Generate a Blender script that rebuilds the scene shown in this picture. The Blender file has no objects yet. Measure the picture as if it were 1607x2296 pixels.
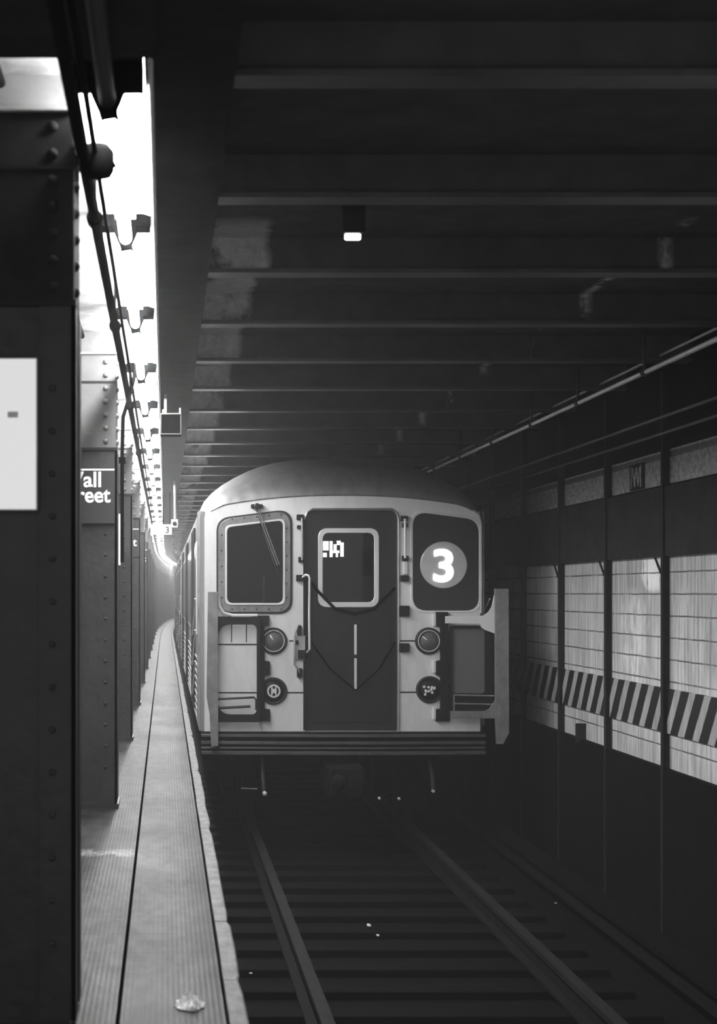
import bpy, bmesh, math, random
from mathutils import Vector, Matrix, noise
random.seed(7)
C = bpy.context.scene.collection
SC = bpy.context.scene

# ------------------------------------------------------------------ camera
EYE = 1.3                     # camera height above the platform (platform top is z = 0)
FPX = 3740.0                  # focal length in pixels of the 1607 x 2296 frame
cd = bpy.data.cameras.new('camera'); cam = bpy.data.objects.new('camera', cd); C.objects.link(cam)
cam.location = (0, 0, EYE); cam.rotation_euler = (math.pi/2, 0, 0)
cd.sensor_fit = 'VERTICAL'; cd.sensor_height = 36.0; cd.sensor_width = 36.0
cd.lens = FPX/2296*36.0
cd.shift_x = (803.5-370)/2296; cd.shift_y = (1330-1148)/2296
cd.clip_start = 0.05; cd.clip_end = 400
cd.dof.use_dof = True; cd.dof.focus_distance = 14.5; cd.dof.aperture_fstop = 4.5
SC.camera = cam
# ------------------------------------------------------------------ world + exposure
W = bpy.data.worlds.new('world'); SC.world = W; W.use_nodes = True
bgn = W.node_tree.nodes['Background']
bgn.inputs[0].default_value = (1, 1, 1, 1); bgn.inputs[1].default_value = 0.5
SC.view_settings.view_transform = 'Standard'; SC.view_settings.look = 'None'
SC.view_settings.exposure = 0.0; SC.view_settings.gamma = 1.0
TUBE = 140.0                   # emission of a lit fluorescent tube

# ------------------------------------------------------------------ materials
def mat(name, base, rough=0.6, metal=0.0, var=0.0, scale=4.0, stretch=(1, 1, 1), bump=0.0, bscale=60.0,
        base2=None, thr=None, spec=0.5, rvar=0.0):
    m = bpy.data.materials.new(name); m.use_nodes = True
    nt = m.node_tree; N = nt.nodes; L = nt.links
    b = N['Principled BSDF']
    b.inputs['Roughness'].default_value = rough; b.inputs['Metallic'].default_value = metal
    b.inputs['Specular IOR Level'].default_value = spec
    b.inputs['Base Color'].default_value = (base, base, base, 1)
    g = N.new('ShaderNodeNewGeometry')
    mp = N.new('ShaderNodeMapping'); mp.inputs['Scale'].default_value = stretch
    L.new(g.outputs['Position'], mp.inputs['Vector'])
    if var or base2 is not None:
        n = N.new('ShaderNodeTexNoise'); n.inputs['Scale'].default_value = scale; n.inputs['Detail'].default_value = 6
        n.inputs['Roughness'].default_value = 0.65
        L.new(mp.outputs[0], n.inputs['Vector'])
        r = N.new('ShaderNodeValToRGB')
        lo, hi = (base*(1-var), base*(1+var)) if base2 is None else (base, base2)
        t = thr or (0.3, 0.7)
        r.color_ramp.elements[0].position = t[0]; r.color_ramp.elements[1].position = t[1]
        r.color_ramp.elements[0].color = (lo, lo, lo, 1); r.color_ramp.elements[1].color = (hi, hi, hi, 1)
        L.new(n.outputs[0], r.inputs[0]); L.new(r.outputs[0], b.inputs['Base Color'])
        if rvar:
            mr = N.new('ShaderNodeMapRange'); mr.inputs[1].default_value = 0.3; mr.inputs[2].default_value = 0.7
            mr.inputs[3].default_value = max(0.02, rough-rvar); mr.inputs[4].default_value = min(1, rough+rvar)
            L.new(n.outputs[0], mr.inputs[0]); L.new(mr.outputs[0], b.inputs['Roughness'])
    if bump:
        n2 = N.new('ShaderNodeTexNoise'); n2.inputs['Scale'].default_value = bscale; n2.inputs['Detail'].default_value = 4
        L.new(mp.outputs[0], n2.inputs['Vector'])
        bp = N.new('ShaderNodeBump'); bp.inputs['Strength'].default_value = bump; bp.inputs['Distance'].default_value = 0.01
        L.new(n2.outputs[0], bp.inputs['Height']); L.new(bp.outputs[0], b.inputs['Normal'])
    return m

def emis(name, val, base=0.8):
    m = mat(name, base, 0.5)
    b = m.node_tree.nodes['Principled BSDF']
    b.inputs['Emission Color'].default_value = (1, 1, 1, 1); b.inputs['Emission Strength'].default_value = val
    return m

def math_node(nt, op, a, b=None, c=None):
    n = nt.nodes.new('ShaderNodeMath'); n.operation = op
    for i, v in enumerate((a, b, c)):
        if v is None: continue
        if isinstance(v, (int, float)): n.inputs[i].default_value = v
        else: nt.links.new(v, n.inputs[i])
    return n.outputs[0]

def mixc(nt, fac, a, b):
    n = nt.nodes.new('ShaderNodeMix'); n.data_type = 'RGBA'
    nt.links.new(fac, n.inputs[0])
    for k, v in ((6, a), (7, b)):
        if isinstance(v, (int, float)): n.inputs[k].default_value = (v, v, v, 1)
        else: nt.links.new(v, n.inputs[k])
    return n.outputs[2]

def pos_nodes(m):
    nt = m.node_tree
    g = nt.nodes.new('ShaderNodeNewGeometry'); s = nt.nodes.new('ShaderNodeSeparateXYZ')
    nt.links.new(g.outputs['Position'], s.inputs[0])
    return nt, g.outputs['Position'], s.outputs[0], s.outputs[1], s.outputs[2]

def noise_node(nt, vec, scale, stretch=(1, 1, 1), detail=6, rough=0.6, loc=(0, 0, 0)):
    mp = nt.nodes.new('ShaderNodeMapping'); mp.inputs['Scale'].default_value = stretch; mp.inputs['Location'].default_value = loc
    n = nt.nodes.new('ShaderNodeTexNoise'); n.inputs['Scale'].default_value = scale
    n.inputs['Detail'].default_value = detail; n.inputs['Roughness'].default_value = rough
    nt.links.new(vec, mp.inputs[0]); nt.links.new(mp.outputs[0], n.inputs['Vector'])
    return n.outputs[0]

def rng(nt, v, a, b, c=0.0, d=1.0):
    n = nt.nodes.new('ShaderNodeMapRange'); nt.links.new(v, n.inputs[0])
    for i, q in enumerate((a, b, c, d)): n.inputs[i+1].default_value = q
    return n.outputs[0]

M = {}
M['dark_ceiling'] = mat('sooty_concrete', 0.012, 0.95, 0, 0.35, 3, spec=0.1, bump=0.3, bscale=25)
M['dark_steel'] = mat('sooty_black_steel', 0.025, 0.8, 0, 0.4, 5, spec=0.15, bump=0.15, bscale=30)
M['beam'] = mat('sooty_beam_paint', 0.10, 0.4, 0, 0.35, 3, spec=0.5, bump=0.1, bscale=20)
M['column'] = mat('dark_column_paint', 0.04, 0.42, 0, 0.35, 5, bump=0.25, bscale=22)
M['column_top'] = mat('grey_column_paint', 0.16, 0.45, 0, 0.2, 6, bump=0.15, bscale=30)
M['white_ceiling'] = mat('whitewashed_ceiling', 0.12, 0.8, 0, bump=0.3, bscale=20, base2=0.26, scale=4, thr=(0.33, 0.55))
M['pipe'] = mat('black_conduit', 0.003, 0.8, spec=0.03)
M['pale_pipe'] = mat('pale_conduit', 0.95, 0.4, 0.3, 0.2, 8)
M['enamel'] = mat('white_enamel', 0.85, 0.35, 0, 0.06, 6)
M['tube'] = emis('lit_fluorescent_tube', TUBE)
M['black'] = mat('black_paint', 0.012, 0.5, spec=0.3)
M['holder'] = mat('matt_black_fitting', 0.001, 1.0, spec=0.0)
M['rubber'] = mat('black_rubber', 0.025, 0.6)
M['steel'] = mat('brushed_stainless_steel', 0.62, 0.36, 0.85, 0.10, 5, (3, 3, 0.4), bump=0.03, bscale=40, rvar=0.06)
M['steel_dull'] = mat('dull_stainless_steel', 0.50, 0.45, 0.6, 0.22, 9, (2, 2, 0.8), bump=0.05, bscale=40)
M['steel_front'] = mat('painted_silver_front', 0.92, 0.42, 0.25, 0.06, 7, (2, 2, 0.6))
M['gate'] = mat('worn_galvanised_steel', 0.27, 0.5, 0.35, 0.28, 14, (1, 1, 0.6), bump=0.15)
M['door'] = mat('dark_grey_door', 0.012, 0.4, 0, 0.4, 5, (2, 2, 0.5), bump=0.05)
M['dark_front'] = mat('black_window_panel', 0.03, 0.22)
M['side_glass'] = mat('reflective_side_glass', 0.4, 0.08, 0.3)
M['under'] = mat('sooty_underframe', 0.008, 0.8, 0, 0.4, 8, spec=0.1)
M['anti'] = mat('worn_anticlimber', 0.10, 0.45, 0.4, 0.35, 10, (0.6, 1, 3))
M['chrome'] = mat('polished_aluminium', 0.92, 0.38, 0.35)
M['lens'] = mat('lamp_lens', 0.14, 0.12, 0.0, 0.15, 30)
M['white'] = mat('white_lettering', 0.85, 0.5)
M['lettering'] = emis('white_with_added_glow', 0.85)  # glow added to keep letters, notice and poster white; none are lamps
M['black_sign'] = mat('black_sign_enamel', 0.035, 0.35)
M['rock'] = mat('dark_track_ballast', 0.006, 1.0, 0, 0.5, 12, spec=0.05, bump=0.8, bscale=18)
M['rail'] = mat('worn_rail_steel', 0.01, 0.9, 0.0, spec=0.1, var=0.2, scale=6)# 0.2, 6)
M['rail_head'] = mat('polished_rail_head', 0.02, 0.8, 0.0, spec=0.1, var=0.3, scale=5)# 0.3, 5)
M['wood'] = mat('tarred_timber', 0.006, 0.95, 0, 0.4, 8, spec=0.05, stretch=(1, 8, 8), bump=0.3)
M['litter'] = mat('white_paper_litter', 0.8, 0.8)
M['plastic'] = mat('white_crumpled_plastic', 0.9, 0.3, 0, 0.2, 30)
M['rub'] = mat('worn_rubbing_board', 0.22, 0.65, 0, 0.45, 9, (2, 1, 2), bump=0.4, bscale=25)
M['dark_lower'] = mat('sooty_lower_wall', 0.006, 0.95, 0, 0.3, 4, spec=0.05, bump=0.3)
M['disc'] = mat('route_roundel_face', 0.75, 0.38, 0.4, 0.1, 6)
M['glow_panel'] = emis('backlit_panel_face', 0.62, 0.6)
M['interior'] = mat('dim_cab_interior', 0.12, 0.7)

def glass(name, tint=0.9, rough=0.03):
    m = bpy.data.materials.new(name); m.use_nodes = True
    nt = m.node_tree; N = nt.nodes; N.remove(N['Principled BSDF'])
    t = N.new('ShaderNodeBsdfTransparent'); t.inputs[0].default_value = (tint, tint, tint, 1)
    g = N.new('ShaderNodeBsdfGlossy'); g.inputs['Roughness'].default_value = rough
    f = N.new('ShaderNodeFresnel'); f.inputs[0].default_value = 1.5
    mx = N.new('ShaderNodeMixShader')
    nt.links.new(f.outputs[0], mx.inputs[0]); nt.links.new(t.outputs[0], mx.inputs[1]); nt.links.new(g.outputs[0], mx.inputs[2])
    nt.links.new(mx.outputs[0], N['Material Output'].inputs[0])
    return m
M['glass'] = glass('window_glass', 0.55)

# track ceiling: sooty, with flaking whitewash with light painted in beside the girder, and a thinner strip over the far rail
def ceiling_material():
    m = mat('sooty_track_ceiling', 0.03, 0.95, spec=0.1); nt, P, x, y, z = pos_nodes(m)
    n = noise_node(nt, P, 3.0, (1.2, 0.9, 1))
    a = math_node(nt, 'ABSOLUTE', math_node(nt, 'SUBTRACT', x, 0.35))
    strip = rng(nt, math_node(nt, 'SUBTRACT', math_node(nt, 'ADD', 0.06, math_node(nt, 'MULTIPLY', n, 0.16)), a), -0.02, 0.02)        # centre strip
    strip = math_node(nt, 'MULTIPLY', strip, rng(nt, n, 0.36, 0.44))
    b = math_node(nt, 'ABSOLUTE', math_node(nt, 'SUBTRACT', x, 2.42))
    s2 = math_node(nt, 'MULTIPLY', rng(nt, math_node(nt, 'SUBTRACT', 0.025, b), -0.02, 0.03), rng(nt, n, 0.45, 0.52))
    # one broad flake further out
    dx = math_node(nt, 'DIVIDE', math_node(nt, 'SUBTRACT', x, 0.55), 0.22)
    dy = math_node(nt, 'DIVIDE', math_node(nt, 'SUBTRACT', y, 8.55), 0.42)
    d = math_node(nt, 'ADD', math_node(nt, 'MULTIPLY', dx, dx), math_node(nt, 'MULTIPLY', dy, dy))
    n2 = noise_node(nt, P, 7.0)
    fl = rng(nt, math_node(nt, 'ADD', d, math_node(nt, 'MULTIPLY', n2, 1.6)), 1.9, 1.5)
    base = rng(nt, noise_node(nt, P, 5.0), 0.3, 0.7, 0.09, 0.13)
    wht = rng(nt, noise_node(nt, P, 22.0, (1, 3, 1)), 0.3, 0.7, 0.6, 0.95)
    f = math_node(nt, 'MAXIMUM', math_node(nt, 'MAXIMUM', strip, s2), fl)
    far = rng(nt, y, 7.6, 7.9)                         # the pale patches start past the third beam
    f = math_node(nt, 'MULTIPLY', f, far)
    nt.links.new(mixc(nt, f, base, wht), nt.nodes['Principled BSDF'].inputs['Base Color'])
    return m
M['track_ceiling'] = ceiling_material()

# platform: concrete with small pressed ribs, cross joints, a long joint and grime
def platform_material():
    m = mat('ribbed_platform_concrete', 0.4, 0.5); nt, P, x, y, z = pos_nodes(m)
    b = nt.nodes['Principled BSDF']
    big = noise_node(nt, P, 1.3, (1.5, 0.8, 1)); fine = noise_node(nt, P, 14.0, (1, 0.35, 1))
    fine2 = noise_node(nt, P, 30.0, (6, 0.4, 1))
    v = math_node(nt, 'ADD', rng(nt, big, 0.38, 0.62, 0.022, 0.085), rng(nt, fine, 0.4, 0.6, -0.018, 0.02))
    v = math_node(nt, 'ADD', v, rng(nt, fine2, 0.3, 0.7, -0.012, 0.012))
    # soiled strip along the edge
    e = rng(nt, math_node(nt, 'ADD', x, math_node(nt, 'MULTIPLY', big, 0.08)), 0.12, 0.235, 1.0, 0.12)
    v = math_node(nt, 'MULTIPLY', v, e)
    # patchily darker towards the camera end
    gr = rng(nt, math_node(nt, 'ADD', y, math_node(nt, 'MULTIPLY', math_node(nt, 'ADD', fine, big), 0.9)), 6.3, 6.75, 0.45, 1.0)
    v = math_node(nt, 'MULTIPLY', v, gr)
    # cross joints every 0.33 m
    fy = math_node(nt, 'ABSOLUTE', math_node(nt, 'SUBTRACT', math_node(nt, 'FRACT', math_node(nt, 'DIVIDE', y, 0.335)), 0.5))
    j = rng(nt, fy, 0.482, 0.492, 1.0, 0.6)
    v = math_node(nt, 'MULTIPLY', v, j)
    # pale salt stain crossing the slab
    sy = math_node(nt, 'ABSOLUTE', math_node(nt, 'SUBTRACT', math_node(nt, 'ADD', y, math_node(nt, 'MULTIPLY', fine, 0.35)), 8.52))
    sm = math_node(nt, 'MULTIPLY', rng(nt, sy, 0.12, 0.02), rng(nt, x, -0.12, -0.2))
    sm = math_node(nt, 'MULTIPLY', sm, rng(nt, noise_node(nt, P, 30.0), 0.35, 0.6))
    cc = mixc(nt, sm, v, 0.4)
    nt.links.new(cc, b.inputs['Base Color'])
    nt.links.new(rng(nt, big, 0.3, 0.7, 0.45, 0.6), b.inputs['Roughness']); b.inputs['Specular IOR Level'].default_value = 0.14
    rib = math_node(nt, 'SINE', math_node(nt, 'MULTIPLY', x, 2*math.pi/0.018))
    rib = math_node(nt, 'ADD', math_node(nt, 'MULTIPLY', rib, 0.14), math_node(nt, 'MULTIPLY', fine, 1.5))
    bp = nt.nodes.new('ShaderNodeBump'); bp.inputs['Strength'].default_value = 0.35; bp.inputs['Distance'].default_value = 0.004
    nt.links.new(rib, bp.inputs['Height']); nt.links.new(bp.outputs[0], b.inputs['Normal'])
    return m
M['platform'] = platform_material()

WX = 3.5                       # track wall
def tile_material():
    m = mat('grimy_white_tiles', 0.5, 0.4); nt, P, x, y, z = pos_nodes(m)
    b = nt.nodes['Principled BSDF']
    h = math_node(nt, 'SUBTRACT', z, EYE)
    wob = math_node(nt, 'MULTIPLY', noise_node(nt, P, 4.0), 0.012)
    def line(v, period, w, ph=0.0):
        f = math_node(nt, 'FRACT', math_node(nt, 'DIVIDE', math_node(nt, 'ADD', math_node(nt, 'ADD', v, wob), ph), period))
        a = math_node(nt, 'ABSOLUTE', math_node(nt, 'SUBTRACT', f, 0.5))
        return rng(nt, a, 0.5-w/period, 0.5-0.4*w/period)
    hl = line(h, 0.152, 0.007); vl = line(y, 0.47, 0.008, 0.1)
    hl = math_node(nt, 'MULTIPLY', hl, rng(nt, noise_node(nt, P, 5.0), 0.3, 0.5, 0.45, 1.0))
    vl = math_node(nt, 'MULTIPLY', vl, rng(nt, noise_node(nt, P, 3.0, loc=(3, 1, 2)), 0.45, 0.6))
    st = noise_node(nt, P, 16.0, (1, 1.6, 0.10), 5, 0.7)
    st2 = noise_node(nt, P, 3.0, (1, 1, 0.5))
    v = math_node(nt, 'ADD', rng(nt, st, 0.38, 0.62, 0.46, 0.84), rng(nt, st2, 0.38, 0.62, -0.08, 0.08))
    # big pale smear and a paint splash high on the wall
    def blob(cy, ch, ry, rh, soft, nz):
        a = math_node(nt, 'DIVIDE', math_node(nt, 'SUBTRACT', math_node(nt, 'ADD', y, math_node(nt, 'MULTIPLY', nz, 0.5)), cy+0.25), ry)
        c = math_node(nt, 'DIVIDE', math_node(nt, 'SUBTRACT', h, ch), rh)
        d = math_node(nt, 'ADD', math_node(nt, 'MULTIPLY', a, a), math_node(nt, 'MULTIPLY', c, c))
        return rng(nt, d, 1.0+soft, 1.0-soft)
    n3 = noise_node(nt, P, 6.0, (1, 1, 0.6)); n4 = noise_node(nt, P, 14.0, (1, 1.6, 0.35))
    v = math_node(nt, 'ADD', v, math_node(nt, 'MULTIPLY', math_node(nt, 'MULTIPLY', blob(12.45, -0.36, 0.32, 0.36, 0.4, n3), rng(nt, n4, 0.42, 0.52)), 0.3))
    v = math_node(nt, 'ADD', v, math_node(nt, 'MULTIPLY', math_node(nt, 'MULTIPLY', blob(11.95, 0.16, 0.32, 0.14, 0.3, n4), rng(nt, n4, 0.40, 0.47)), 0.8))
    g = math_node(nt, 'MAXIMUM', hl, vl)
    nt.links.new(mixc(nt, g, v, 0.08), b.inputs['Base Color'])
    nt.links.new(rng(nt, st, 0.3, 0.7, 0.3, 0.6), b.inputs['Roughness'])
    return m
M['tiles'] = tile_material()

def stripe_material():
    m = mat('hazard_stripes', 0.5, 0.55); nt, P, x, y, z = pos_nodes(m)
    p = math_node(nt, 'ADD', y, math_node(nt, 'MULTIPLY', z, 0.80))
    f = math_node(nt, 'FRACT', math_node(nt, 'DIVIDE', math_node(nt, 'ADD', p, math_node(nt, 'MULTIPLY', noise_node(nt, P, 9.0), 0.03)), 0.31))
    w = rng(nt, f, 0.42, 0.45, 1.0, 0.0)
    v = rng(nt, noise_node(nt, P, 12.0, (1, 1, 0.3)), 0.3, 0.7, 0.32, 0.55)
    nt.links.new(mixc(nt, w, 0.008, v), nt.nodes['Principled BSDF'].inputs['Base Color'])
    return m
M['stripes'] = stripe_material()

def frieze_material():
    m = mat('mosaic_frieze', 0.3, 0.4); nt, P, x, y, z = pos_nodes(m)
    h = math_node(nt, 'SUBTRACT', z, EYE)
    n = noise_node(nt, P, 20.0, (1, 1, 1), 8, 0.8)
    v = rng(nt, n, 0.35, 0.65, 0.12, 0.85)
    bandA = rng(nt, math_node(nt, 'ABSOLUTE', math_node(nt, 'SUBTRACT', h, 0.965)), 0.018, 0.026)
    v2 = math_node(nt, 'MULTIPLY', v, rng(nt, bandA, 0, 1, 0.25, 1.0))
    f = math_node(nt, 'FRACT', math_node(nt, 'DIVIDE', y, 0.035)); g = math_node(nt, 'FRACT', math_node(nt, 'DIVIDE', z, 0.035))
    gr = math_node(nt, 'MULTIPLY', rng(nt, f, 0.0, 0.12, 0.5, 1), rng(nt, g, 0.0, 0.12, 0.5, 1))
    nt.links.new(math_node(nt, 'MULTIPLY', v2, gr), nt.nodes['Principled BSDF'].inputs['Base Color'])
    return m
M['frieze'] = frieze_material()

# ------------------------------------------------------------------ mesh helpers
def rounded(poly, r, n=6):
    out = []; k = len(poly)
    for i in range(k):
        p = Vector(poly[i]); a = Vector(poly[i-1]); b = Vector(poly[(i+1) % k])
        rr = r[i] if isinstance(r, (list, tuple)) else r
        if rr <= 0: out.append(tuple(p)); continue
        u = (a-p).normalized(); v = (b-p).normalized()
        ang = math.acos(max(-1, min(1, u.dot(v)))); t = min(rr/math.tan(ang/2), (a-p).length*0.49, (b-p).length*0.49)
        s = p+u*t; e = p+v*t
        for j in range(n+1):
            q = j/n; out.append(tuple((1-q)**2*s + 2*q*(1-q)*p + q*q*e))
    return out

class MB:
    def __init__(s): s.v = []; s.f = []
    def add(s, v, f):
        o = len(s.v); s.v += [tuple(p) for p in v]; s.f += [tuple(i+o for i in q) for q in f]; return s
    def box(s, x0, x1, y0, y1, z0, z1):
        v = [(x, y, z) for z in (z0, z1) for y in (y0, y1) for x in (x0, x1)]
        return s.add(v, [(0, 2, 3, 1), (4, 5, 7, 6), (0, 1, 5, 4), (2, 6, 7, 3), (0, 4, 6, 2), (1, 3, 7, 5)])
    def tube(s, pts, r, n=10, cap=True, closed=False):
        pts = [Vector(p) for p in pts]; k = len(pts); V = []; F = []
        up = Vector((0, 0, 1)); prev = None
        for i, p in enumerate(pts):
            if closed: d = (pts[(i+1) % k]-pts[i-1]).normalized()
            else: d = (pts[min(i+1, k-1)]-pts[max(i-1, 0)]).normalized()
            if prev is None:
                a = d.cross(up)
                if a.length < 1e-3: a = d.cross(Vector((1, 0, 0)))
                a.normalize()
            else:
                a = prev - d*prev.dot(d); a.normalize()
            prev = a; b = d.cross(a)
            rr = r[i] if isinstance(r, (list, tuple)) else r
            for j in range(n):
                t = 2*math.pi*j/n; V.append(p + a*math.cos(t)*rr + b*math.sin(t)*rr)
        for i in range(k if closed else k-1):
            i2 = (i+1) % k
            for j in range(n):
                j2 = (j+1) % n; F.append((i*n+j, i*n+j2, i2*n+j2, i2*n+j))
        if cap and not closed:
            F.append(tuple(range(n-1, -1, -1))); F.append(tuple((k-1)*n+j for j in range(n)))
        return s.add(V, F)
    def prism(s, poly, axis, a, b):
        """poly in the two other axes; axis 'x': (y,z), 'y': (x,z), 'z': (x,y)"""
        def mk(p, q): return {'x': (q, p[0], p[1]), 'y': (p[0], q, p[1]), 'z': (p[0], p[1], q)}[axis]
        n = len(poly); V = [mk(p, a) for p in poly]+[mk(p, b) for p in poly]
        F = [tuple(range(n)), tuple(range(2*n-1, n-1, -1))]+[(i, i+n, (i+1) % n+n, (i+1) % n) for i in range(n)]
        return s.add(V, F)
    def lathe(s, prof, c, axis='y', n=32, cap=True):
        """prof: (radius, offset along axis)"""
        V = []; F = []
        for r, h in prof:
            for j in range(n):
                t = 2*math.pi*j/n; u, w = r*math.cos(t), r*math.sin(t)
                V.append({'y': (c[0]+u, c[1]+h, c[2]+w), 'z': (c[0]+u, c[1]+w, c[2]+h), 'x': (c[0]+h, c[1]+u, c[2]+w)}[axis])
        for i in range(len(prof)-1):
            for j in range(n):
                j2 = (j+1) % n; F.append((i*n+j, i*n+j2, (i+1)*n+j2, (i+1)*n+j))
        if cap: F.append(tuple(range(n))); F.append(tuple((len(prof)-1)*n+j for j in range(n)))
        return s.add(V, F)
    def rivet(s, c, r, axis='y', sgn=-1, n=10):
        return s.lathe([(r, 0), (r*0.92, sgn*r*0.35), (r*0.6, sgn*r*0.7), (r*0.12, sgn*r*0.85)], c, axis, n)
    def frame(s, outer, inner, y0, y1):
        """flat ring between two loops of equal count in (x,z), y0 front, y1 back"""
        n = len(outer)
        V = [(p[0], y0, p[1]) for p in outer]+[(p[0], y0, p[1]) for p in inner]+[(p[0], y1, p[1]) for p in outer]+[(p[0], y1, p[1]) for p in inner]
        F = []
        for i in range(n):
            j = (i+1) % n
            F += [(i, j, n+j, n+i), (2*n+i, 3*n+i, 3*n+j, 2*n+j), (i, 2*n+i, 2*n+j, j), (n+i, n+j, 3*n+j, 3*n+i)]
        return s.add(V, F)
    def plate(s, loops, y, t, bevel=0.0):
        """filled (x,z) plate with holes, front face at y, thickness t"""
        cu = bpy.data.curves.new('tmp', 'CURVE'); cu.dimensions = '2D'; cu.fill_mode = 'BOTH'
        cu.extrude = t/2-bevel; cu.bevel_depth = bevel; cu.offset = -bevel
        for lp in loops:
            sp = cu.splines.new('POLY'); sp.points.add(len(lp)-1); sp.use_cyclic_u = True
            for i, p in enumerate(lp): sp.points[i].co = (p[0], p[1], 0, 1)
        s._from_curve(cu, lambda v: (v[0], y+t/2-v[2], v[1])); return s
    def _from_curve(s, cu, fn):
        o = bpy.data.objects.new('tmp', cu); C.objects.link(o)
        dg = bpy.context.evaluated_depsgraph_get(); dg.update()
        me = o.evaluated_get(dg).to_mesh()
        s.add([fn(v.co) for v in me.vertices], [tuple(p.vertices) for p in me.polygons])
        o.evaluated_get(dg).to_mesh_clear(); bpy.data.objects.remove(o); bpy.data.curves.remove(cu)
    def text(s, body, x, z, size, y, t=0.006, bold=0.0, line=1.0, align='LEFT', fn=None, sx=1.0, thick=0.0):
        if thick:
            for q in range(10):
                a = q*math.pi/5; s.text(body, x+thick*math.cos(a), z+thick*math.sin(a), size, y-0.0002*q, t, 0.0, line, align, fn, sx)
            return s
        cu = bpy.data.curves.new('tmp', 'FONT'); cu.body = body; cu.size = size; cu.extrude = t/2; cu.offset = bold
        cu.space_line = line; cu.align_x = align; cu.fill_mode = 'BOTH'
        f = fn or (lambda v: (x+v[0]*sx, y-v[2], z+v[1]))
        s._from_curve(cu, f); return s
    def build(s, name, m, parent=None, smooth=False, bevel=0.0, ang=40):
        me = bpy.data.meshes.new(name)
        if parent is not None:
            r = parent
            while r.parent: r = r.parent
            base = r.location.copy()
        else:
            xs = [p[0] for p in s.v]; ys = [p[1] for p in s.v]; zs = [p[2] for p in s.v]
            base = Vector(((min(xs)+max(xs))/2, (min(ys)+max(ys))/2, min(zs)))
        me.from_pydata([Vector(p)-base for p in s.v], [], s.f); me.validate()
        bm = bmesh.new(); bm.from_mesh(me)
        bmesh.ops.remove_doubles(bm, verts=bm.verts, dist=1e-5)
        bmesh.ops.recalc_face_normals(bm, faces=bm.faces)
        for f in bm.faces: f.smooth = smooth
        if smooth:
            for e in bm.edges:
                if len(e.link_faces) == 2 and e.calc_face_angle(0) > math.radians(ang): e.smooth = False
        bm.to_mesh(me); bm.free()
        me.materials.append(m)
        o = bpy.data.objects.new(name, me); C.objects.link(o)
        if parent is not None: o.parent = parent
        else: o.location = base
        if bevel:
            b = o.modifiers.new('bevel', 'BEVEL'); b.width = bevel; b.segments = 2; b.limit_method = 'ANGLE'
        return o

def tag(o, label=None, cat=None, group=None, kind=None):
    if label: o['label'] = label
    if cat: o['category'] = cat
    if group: o['group'] = group
    if kind: o['kind'] = kind
    return o
def thing(name, loc, label, cat, group=None):
    o = bpy.data.objects.new(name, None); C.objects.link(o); o.location = loc; o.empty_display_size = 0.1
    return tag(o, label, cat, group)
def copy_tree(o, parent=None):
    c = o.copy(); C.objects.link(c); c.parent = parent
    for ch in o.children: copy_tree(ch, c)
    return c
def box(*a): return MB().box(*a)
def H(h): return EYE+h
def bend(d):                   # the station curves to the right beyond 50 m
    return 0.0 if d < 50 else 0.00055*(d-50)**2
ORD = ['first', 'second', 'third', 'fourth', 'fifth', 'sixth', 'seventh', 'eighth', 'ninth', 'tenth', 'eleventh',
       'twelfth', 'thirteenth', 'fourteenth', 'fifteenth', 'sixteenth', 'seventeenth', 'eighteenth', 'nineteenth', 'twentieth',
       'twenty-first', 'twenty-second', 'twenty-third', 'twenty-fourth', 'twenty-fifth', 'twenty-sixth']
FAR = 92.0

def strip_mesh(x0, x1, z0, z1, d0, d1, step=3.0):
    """a long box following the bend"""
    mb = MB(); n = max(1, int((d1-d0)/step)); V = []; F = []
    for i in range(n+1):
        d = d0+(d1-d0)*i/n; b = bend(d)
        V += [(x0+b, d, z0), (x1+b, d, z0), (x1+b, d, z1), (x0+b, d, z1)]
    for i in range(n):
        a = i*4; c = a+4
        for j in range(4):
            k = (j+1) % 4; F.append((a+j, a+k, c+k, c+j))
    F += [(0, 3, 2, 1), (n*4, n*4+1, n*4+2, n*4+3)]
    return mb.add(V, F)

# ------------------------------------------------------------------ the setting
EDGE = 0.185
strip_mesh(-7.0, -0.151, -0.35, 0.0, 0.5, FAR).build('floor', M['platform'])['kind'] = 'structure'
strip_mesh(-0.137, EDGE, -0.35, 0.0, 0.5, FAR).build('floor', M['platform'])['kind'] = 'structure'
strip_mesh(-0.155, -0.133, -0.35, -0.03, 0.5, FAR).build('trim_1', M['holder'])['kind'] = 'structure'
strip_mesh(-0.30, EDGE-0.05, -1.2, -0.35, 0.5, FAR).build('wall_platform', M['dark_lower'])['kind'] = 'structure'
TB = H(-2.42)                  # track bed
strip_mesh(EDGE-0.4, WX+0.6, TB-0.15, TB, 0.5, FAR).build('floor_track', M['rock'])['kind'] = 'structure'
# ceilings
strip_mesh(-7.0, -0.058, H(1.60), H(1.84), 0.5, FAR).build('ceiling', M['white_ceiling'])['kind'] = 'structure'
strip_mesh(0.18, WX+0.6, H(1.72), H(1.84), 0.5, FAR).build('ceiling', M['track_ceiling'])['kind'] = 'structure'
strip_mesh(-0.058, 0.20, H(1.48), H(1.84), 0.5, FAR).build('trim_2', M['dark_steel'])['kind'] = 'structure'
tr = 3
d = 3.50
while d < 62:                  # transverse beams over the track, 1.526 m apart
    mb = MB(); b = bend(d)
    mb.box(0.20+b, WX+0.1+b, d-0.065, d+0.065, H(1.54), H(1.56))
    o = mb.build('trim_%d' % tr, M['beam']); o['kind'] = 'structure'; tr += 1
    box(0.20+b, WX+0.1+b, d-0.008, d+0.008, H(1.56), H(1.73)).build('web', M['track_ceiling'], o)  # web shares the ceiling colour, painted-in light strip included
    d += 1.526
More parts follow.
